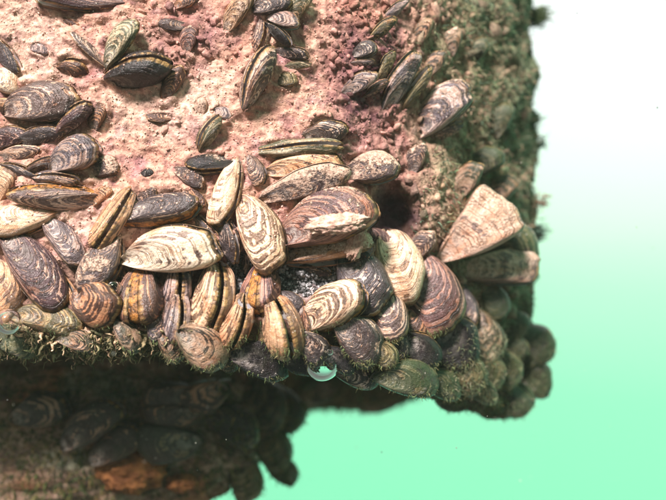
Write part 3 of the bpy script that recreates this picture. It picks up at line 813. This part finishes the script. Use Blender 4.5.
mussel(320, 392, 34, 28, 200, 'low', 'blurred orange green shell hanging under the air bubble', depth=.12, group=G3)
mussel(375, 402, 50, 20, 175, 'low', 'blurred flat brown shell under the middle of the overhang', depth=.13, group=G3)

# silt banked up against the feet of the shells: the crust itself swells round each of them
rv = np.empty(len(rock.data.vertices) * 3, np.float32); rock.data.vertices.foreach_get('co', rv); rv = rv.reshape(-1, 3).astype(float)
vx, vy = to_px(rv)
bank = np.zeros(len(rv)); nb = fbm(rv * 160 + 40, 3)
for (cx, cy, L_, w_, an, on) in PLACED:
    if not on or cy > 300 or cx > 440: continue
    sel = np.where((np.abs(vx - cx) < L_ * .85) & (np.abs(vy - cy) < L_ * .85))[0]
    t = math.radians(an)
    dx, dy = vx[sel] - cx, -(vy[sel] - cy)
    uu = dx * math.cos(t) + dy * math.sin(t); ww = -dx * math.sin(t) + dy * math.cos(t)
    q = np.sqrt((uu / (L_ * .52)) ** 2 + (ww / (w_ * .56)) ** 2)
    am = min(.0024, .00055 + w_ * .00004)
    bank[sel] = np.maximum(bank[sel], am * np.exp(-((q - 1.0) / .30) ** 2) * np.clip(.75 + 2.2 * nb[sel], 0, 1.6))
rv[:, 1] -= bank * (vy < 330)
rock.data.vertices.foreach_set('co', rv.astype(np.float32).ravel()); rock.data.update()
bpy.context.view_layer.update()
BV_ROCK = bvh_of([rock])
BV_ALL = bvh_of([rock, lower, back] + ALLV)

# ------------------------------------------------------------------ crumbs, nodules and threads (nobody could count them)
ICO_V, ICO_F = None, None
def ico():
    t = (1 + 5 ** .5) / 2
    v_ = np.array([(-1, t, 0), (1, t, 0), (-1, -t, 0), (1, -t, 0), (0, -1, t), (0, 1, t), (0, -1, -t), (0, 1, -t), (t, 0, -1), (t, 0, 1), (-t, 0, -1), (-t, 0, 1)], float)
    v_ /= np.linalg.norm(v_[0])
    f_ = np.array([(0,11,5),(0,5,1),(0,1,7),(0,7,10),(0,10,11),(1,5,9),(5,11,4),(11,10,2),(10,7,6),(7,1,8),(3,9,4),(3,4,2),(3,2,6),(3,6,8),(3,8,9),(4,9,5),(2,4,11),(6,2,10),(8,6,7),(9,8,1)])
    return v_, f_
ICO_V, ICO_F = ico()

def scatter(n, region, bv=None, spread=.05, density=None, r_=None):
    """points on what is there: rays from a spread of eye points towards the region (pixels)"""
    r_ = r_ or rng
    out = []
    x0, y0, x1, y1 = region
    bv = bv or BV_ALL
    for _ in range(n):
        px, py = r_.uniform(x0, x1), r_.uniform(y0, y1)
        if density is not None and r_.random() > density(px, py): continue
        eye = CAMP + Vector(r_.uniform(-spread, spread, 3))
        tgt = from_px(px, py, .02)
        h = bv.ray_cast(eye, (tgt - eye).normalized())
        if h[0] is not None and h[0].y < .2:
            nn = h[1]
            if nn.dot(eye - h[0]) < 0: nn = -nn
            out.append((*h[0], *nn))
    return np.array(out).reshape(-1, 6)

def crumbs(name, pts, rlo, rhi, tone, mat, sink=.2, stretch=.5):
    n = len(pts)
    r_ = rng.uniform(0, 1, n) ** 2.2 * (rhi - rlo) + rlo
    A = rng.normal(size=(n, 3, 3)); Q, _ = np.linalg.qr(A)
    S = 1 + rng.uniform(-stretch, stretch, (n, 3))
    base = ICO_V[None] * (1 + .28 * rng.normal(size=(n, 12, 1))) * S[:, None, :]
    V = np.einsum('nij,nvj->nvi', Q, base) * r_[:, None, None] + (pts[:, :3] + pts[:, 3:] * r_[:, None] * sink)[:, None]
    F = (ICO_F[None] + 12 * np.arange(n)[:, None, None]).reshape(-1, 3)
    C = np.repeat(tone, 12, 0)
    me = mesh_np(name, V.reshape(-1, 3), F, [mat], True, np.clip(C, .005, 1))
    o = link(name, me); o['kind'] = 'stuff'
    return o

def lvar(c, s=.18):
    return c * np.exp(rng.normal(size=(len(c), 1)) * s)

# fine silt grains over rock and shells
def dens(px, py): return 1.0 if py < 260 else .45
pr = scatter(8000, (0, 0, 430, 330), density=dens, bv=BV_ROCK)
pa = scatter(6000, (0, 0, 430, 330), density=dens, bv=BV_ALL)
pts = np.concatenate([pr, pa[pa[:, 5] > .15]])
tn = lvar(crust_tone(pts[:, :3]) * 1.0, .2)
o = crumbs('silt_grains', pts, .00008, .00036, tn, M_GRIT); o['label'] = 'loose pink and tan silt grains strewn over rock and shells'
# larger nodules on the rock only
def dens2(px, py):
    d = .03 + .60 * float(blob(np.float64(px), np.float64(py), 368, 65, 42, 80)) + .35 * float(blob(np.float64(px), np.float64(py), 180, 35, 45, 40))
    return min(1, d + (.06 if px > 400 else 0))
pts = scatter(9000, (0, 0, 545, 400), density=dens2, bv=BV_ROCK)
tn = lvar(crust_tone(pts[:, :3] + rng.normal(size=(len(pts), 3)) * .0015), .25)
o = crumbs('crust_nodules', pts, .0004, .0017, tn, M_CRUST, stretch=.5, sink=-.15); o['label'] = 'lumpy maroon, brown and green nodules crusting the rock'
pts = scatter(300, (405, 0, 535, 330), bv=BV_ROCK)
pal = np.array([(.42, .27, .20), (.30, .30, .20), (.16, .22, .13), (.50, .34, .27), (.12, .11, .09)])
o = crumbs('growth_lumps', pts, .0010, .0042, lvar(.45 * pal[rng.integers(0, 5, len(pts))] + .55 * crust_tone(pts[:, :3]),   .2), M_CRUST, sink=-.6, stretch=.6); o['label'] = 'soft brown, pinkish and green lumps of growth on the side of the rock'
# sparkling grey grit between the shells
pts = scatter(3500, (228, 252, 352, 296), bv=BV_ROCK, spread=.01)
tn = np.where(rng.random((len(pts), 1)) > .6, .46, .12) * np.array([[1, .99, 1.0]]) * rng.uniform(.7, 1.1, (len(pts), 1))
o = crumbs('grey_grit', pts, .0002, .0007, tn, M_GRIT, sink=.6); o['label'] = 'black and white grit packed between the lower shells'

def threads(name, pts, lo_, hi_, wlo, whi, tone, sag=.6, curl=.8, seg=5):
    n = len(pts)
    L = rng.uniform(lo_, hi_, n); w = rng.uniform(wlo, whi, n)
    d = pts[:, 3:] + rng.normal(size=(n, 3)) * .6; d[:, 2] -= sag * .5
    d /= np.linalg.norm(d, axis=1)[:, None]
    p = pts[:, :3].copy(); rings = []
    e1 = np.cross(d, rng.normal(size=(n, 3))); e1 /= np.linalg.norm(e1, axis=1)[:, None]; e2 = np.cross(d, e1)
    for k_ in range(seg + 1):
        t = k_ / seg; ww = w * (1 - .75 * t)
        rings.append(np.stack([p + (e1 * math.cos(a) + e2 * math.sin(a)) * ww[:, None] for a in (0, 2.094, 4.189)], 1))
        d = d + rng.normal(size=(n, 3)) * curl * .5; d[:, 2] -= sag * .15
        d /= np.linalg.norm(d, axis=1)[:, None]
        p = p + d * (L / seg)[:, None]
    V = np.stack(rings, 1)                       # n, seg+1, 3, 3
    nv_ = (seg + 1) * 3
    f = []
    for k_ in range(seg):
        for a in range(3):
            b = (a + 1) % 3
            f.append((k_ * 3 + a, k_ * 3 + b, k_ * 3 + 3 + b, k_ * 3 + 3 + a))
    F = (np.array(f)[None] + nv_ * np.arange(n)[:, None, None]).reshape(-1, 4)
    C = np.repeat(tone, nv_, 0)
    me = mesh_np(name, V.reshape(-1, 3), F, [M_HAIR], True, np.clip(C, .005, 1))
    o = link(name, me); o['kind'] = 'stuff'
    return o

# short fur of algae on the side that is turned away and under the lower row
pts = scatter(15000, (400, 0, 560, 420), bv=BV_ROCK, density=lambda x, y: float(sstep(408, 500, x)))
pal = np.array([(.16, .24, .13), (.24, .26, .14), (.34, .28, .18), (.42, .29, .20), (.12, .18, .12)])
o = threads('side_algae', pts, .0008, .0042, .00009, .00030, lvar(pal[rng.integers(0, 5, len(pts))], .3), sag=.3)
o['label'] = 'short green brown algae fur on the shaded right side of the rock'
pts = scatter(5000, (0, 325, 540, 420), bv=BV_ROCK, density=lambda x, y: float(sstep(325, 350, y - max(0, x - 300) * .18)))
pts = pts[pts[:, 1] < .075]
pal = np.array([(.10, .16, .05), (.16, .17, .05), (.30, .22, .08), (.06, .10, .04)])
o = threads('hanging_algae', pts, .0010, .0036, .00008, .00024, lvar(pal[rng.integers(0, 4, len(pts))], .3), sag=1.0)
o['label'] = 'green algae threads hanging from the lower lip of the rock'
pts = scatter(14000, (0, 330, 545, 425), spread=.04)
pts = pts[(pts[:, 1] < .085) & (pts[:, 5] < -.35)]
o = threads('lip_algae', pts, .0006, .0022, .00005, .00015, lvar(np.array([(.16, .22, .09), (.24, .22, .10), (.12, .13, .06)])[rng.integers(0, 3, len(pts))], .3), sag=.8)
o['label'] = 'fine green fuzz along the underside of the lower right shells'
pts = scatter(2200, (440, 325, 565, 425), spread=.03, density=lambda x, y: float(sstep(440, 500, x + (y - 330) * .5)))
pts = pts[pts[:, 1] < .11]
o = threads('corner_algae', pts, .0007, .0026, .00006, .00018, lvar(np.array([(.14, .20, .10), (.22, .22, .12), (.09, .12, .07), (.26, .24, .16)])[rng.integers(0, 4, len(pts))], .3), sag=.4)
o['label'] = 'dull green fuzz over the shells at the lower right corner'
pts = scatter(1600, (300, 366, 420, 420), bv=BV_BACK, spread=.01)
o = threads('rear_algae', pts, .002, .006, .0002, .0005, lvar(np.array([(.22, .24, .12), (.36, .26, .14), (.12, .15, .08)])[rng.integers(0, 3, len(pts))], .3), sag=.6)
o['label'] = 'blurred olive growth on the rear rock end'
# stubby orange tips of the fringe at the lower left
pts = scatter(2200, (0, 330, 185, 368), bv=BV_ROCK, spread=.02, density=lambda x, y: .15 + .85 * (math.sin(x * .21 + math.sin(x * .07) * 2) > .1))
o = threads('fringe_tips', pts, .0014, .0072, .0003, .0011, lvar(np.array([(.56, .38, .24), (.26, .22, .12), (.16, .15, .08), (.30, .24, .13)])[rng.integers(0, 4, len(pts))], .3), sag=1.1, curl=1.3, seg=6)
o['label'] = 'stubby ochre fringe of growth hanging at the lower left lip'
# fur on the lower and rear rocks
pts = np.concatenate([(lambda q: q[q[:, 1] > .045])(scatter(4500, (0, 370, 330, 500), spread=.02)), scatter(500, (300, 350, 420, 420), bv=BV_BACK, spread=.02)])
pts = pts[pts[:, 1] > .03]
o = threads('lower_algae', pts, .0015, .0045, .00015, .0004, lvar(pal[rng.integers(0, 4, len(pts))] * .8, .3), sag=.8)
o['label'] = 'dim algae fur on the shaded lower rock'

# a few larger ragged tufts that break the right outline
def tuft(cx, cy, y, L, n, label, tone, ang):
    for k_ in range(30):                       # root it where the rock ends
        h = BV_ROCK.ray_cast(CAMP, (from_px(cx + 14 - k_ * 2, cy, .05) - CAMP).normalized())[0]
        if h is not None: break
    c = h or from_px(cx, cy, y)
    pts = np.zeros((n, 6)); pts[:, :3] = np.array(c) + rng.normal(size=(n, 3)) * .0016
    pts[:, 3:] = np.array((math.cos(math.radians(ang)), -.1, math.sin(math.radians(ang)))) * 1.6
    o = threads('algae_tuft', pts, L * .5, L, .00025, .0006, lvar(np.array([tone]).repeat(n, 0), .3), sag=.1)
    del o['kind']; o['label'] = label; o['category'] = 'algae'; o['group'] = 'algae tufts on the right outline'
tuft(523, 18, .074, .010, 120, 'ragged green tuft sticking out highest on the right outline', (.10, .14, .06), 15)
tuft(524, 145, .074, .005, 40, 'thin dark tuft half way up the right outline', (.05, .09, .05), 20)
tuft(523, 200, .074, .0045, 40, 'reddish tuft level with the large pale fan shell on the right outline', (.26, .15, .10), -20)
tuft(522, 232, .074, .006, 60, 'dark stub like tuft beside the algae covered shell on the right outline', (.06, .07, .05), -5)
tuft(518, 120, .074, .005, 50, 'small green tuft on the right outline under the ragged one', (.07, .12, .06), 0)

# silt cake on the open shell, sponge, bubbles, drifting specks
def lump(name, cx, cy, y, rx, ry, rd, seed, mat, label, cat, amp=.3, n=(72, 40), tone=None, bvh=None, tiltz=0):
    if bvh is not None:
        h, nn, d = ray(bvh, cx, cy); y = h.y if h is not None else y
    c = np.array(from_px(cx, cy, y)); s = (y + D) / D / PXM
    A, B = np.meshgrid(np.linspace(0, 2 * math.pi, n[0], endpoint=False), np.linspace(.03, math.pi - .03, n[1]))
    E = np.stack([np.cos(A) * np.sin(B), np.sin(A) * np.sin(B), np.cos(B)], -1)
    k_ = 1 + amp * fbm(E * 2 + seed, 3) + amp * .4 * pnoise(E * 9 + seed)
    Q = E * k_[..., None] * np.array([rx * s, rd, ry * s])
    t = math.radians(tiltz); Q = np.stack([Q[..., 0] * math.cos(t) - Q[..., 2] * math.sin(t), Q[..., 1], Q[..., 0] * math.sin(t) + Q[..., 2] * math.cos(t)], -1) + c
    a = np.arange(n[0] * n[1]).reshape(n[1], n[0]); b = np.roll(a, -1, 1)
    F = np.stack([a[:-1], a[1:], b[1:], b[:-1]], -1).reshape(-1, 4)
    me = mesh_np(name, Q.reshape(-1, 3), F, [mat], True, None if tone is None else np.array([tone]).repeat(Q.size // 3, 0))
    o = link(name, me); o['label'] = label; o['category'] = cat
    return o
lump('silt_cake', 336, 224, 0, 30, 10, .0022, 2.0, M_CRUST, 'cream cake of silt lying across the large mauve shell', 'silt', tone=(.74, .54, .42), bvh=BV_ALL, tiltz=6, amp=.6)
lump('silt_cake', 357, 241, 0, 9, 19, .002, 5.0, M_CRUST, 'upright cream silt crust at the right rim of the large mauve shell', 'silt', tone=(.72, .52, .40), bvh=BV_ALL, tiltz=-18, amp=.7)
lump('orange_sponge', 130, 468, .06, 34, 24, .008, 4.0, M_SPONGE, 'orange sponge patch on the shaded lower rock', 'sponge', bvh=BV_LOW, amp=.5)
lump('orange_sponge', 182, 482, .06, 16, 10, .005, 6.0, M_SPONGE, 'small rusty sponge patch right of the larger orange one', 'sponge', bvh=BV_LOW, amp=.5)

def bubble(cx, cy, r_px, label, y=None, sq=1.0):
    h, nn, d = ray(BV_ALL, cx, cy)
    yy = y if y is not None else h.y - r_px / PXM * .5
    c = np.array(from_px(cx, cy, yy)); r_ = r_px * (yy + D) / D / PXM
    n = (48, 32)
    A, B = np.meshgrid(np.linspace(0, 2 * math.pi, n[0], endpoint=False), np.linspace(.01, math.pi - .01, n[1]))
    E = np.stack([np.cos(A) * np.sin(B), np.sin(A) * np.sin(B), np.cos(B) * sq], -1) * r_ + c
    a = np.arange(n[0] * n[1]).reshape(n[1], n[0]); b = np.roll(a, -1, 1)
    F = np.stack([a[:-1], a[1:], b[1:], b[:-1]], -1).reshape(-1, 4)
    o = link('air_bubble', mesh_np('air_bubble', E.reshape(-1, 3), F, [M_BUBBLE])); o['label'] = label; o['category'] = 'air bubble'; o['group'] = 'air bubbles trapped under shells'
bubble(322, 362, 19, 'large bright green air bubble hanging under the lower row', y=-.003)
bubble(330, 352, 3.5, 'tiny bubble clinging on top of the large green one', y=-.012)
bubble(9, 322, 13, 'green air bubble at the left border under the tan ringed shell', y=-.016)
bubble(114, 288, 8, 'small green bubble between the grey silted and reddish brown shells', y=-.010)
bubble(201, 325, 6, 'tiny green bubble under the cream spotted mussel', y=-.010)

n = 320
pp = np.zeros((n, 6)); ys = rng.uniform(-.06, .12, n)
for i in range(n): pp[i, :3] = from_px(rng.uniform(-40, 700), rng.uniform(-30, 530), ys[i])
pp[:, 5] = 1
o = crumbs('drifting_specks', pp, .00006, .00028, lvar(np.array([(.35, .36, .30)]).repeat(n, 0), .5), M_GRIT); o['label'] = 'tiny specks drifting in the water'

# ------------------------------------------------------------------ the milky water itself
HZ = 0.035
hv = np.array([(x, y, z) for x in (-.8, .8) for y in (-.30, .9) for z in (-1.2, .135)])
hf = np.array([(0, 1, 3, 2), (4, 6, 7, 5), (0, 4, 5, 1), (2, 3, 7, 6), (0, 2, 6, 4), (1, 5, 7, 3)])
if HZ > 0:
    hm = N('milky_water')
    pv = hm.node('ShaderNodeVolumePrincipled'); pv.inputs['Density'].default_value = HZ; pv.inputs['Color'].default_value = (.80, .97, .88, 1)
    hm.t.links.new(pv.outputs[0], hm.out.inputs['Volume'])
    hz = link('haze', mesh_np('haze', hv, hf, [hm.m], False)); hz['kind'] = 'stuff'; hz['label'] = 'milky green water that fades the far side of the rock'
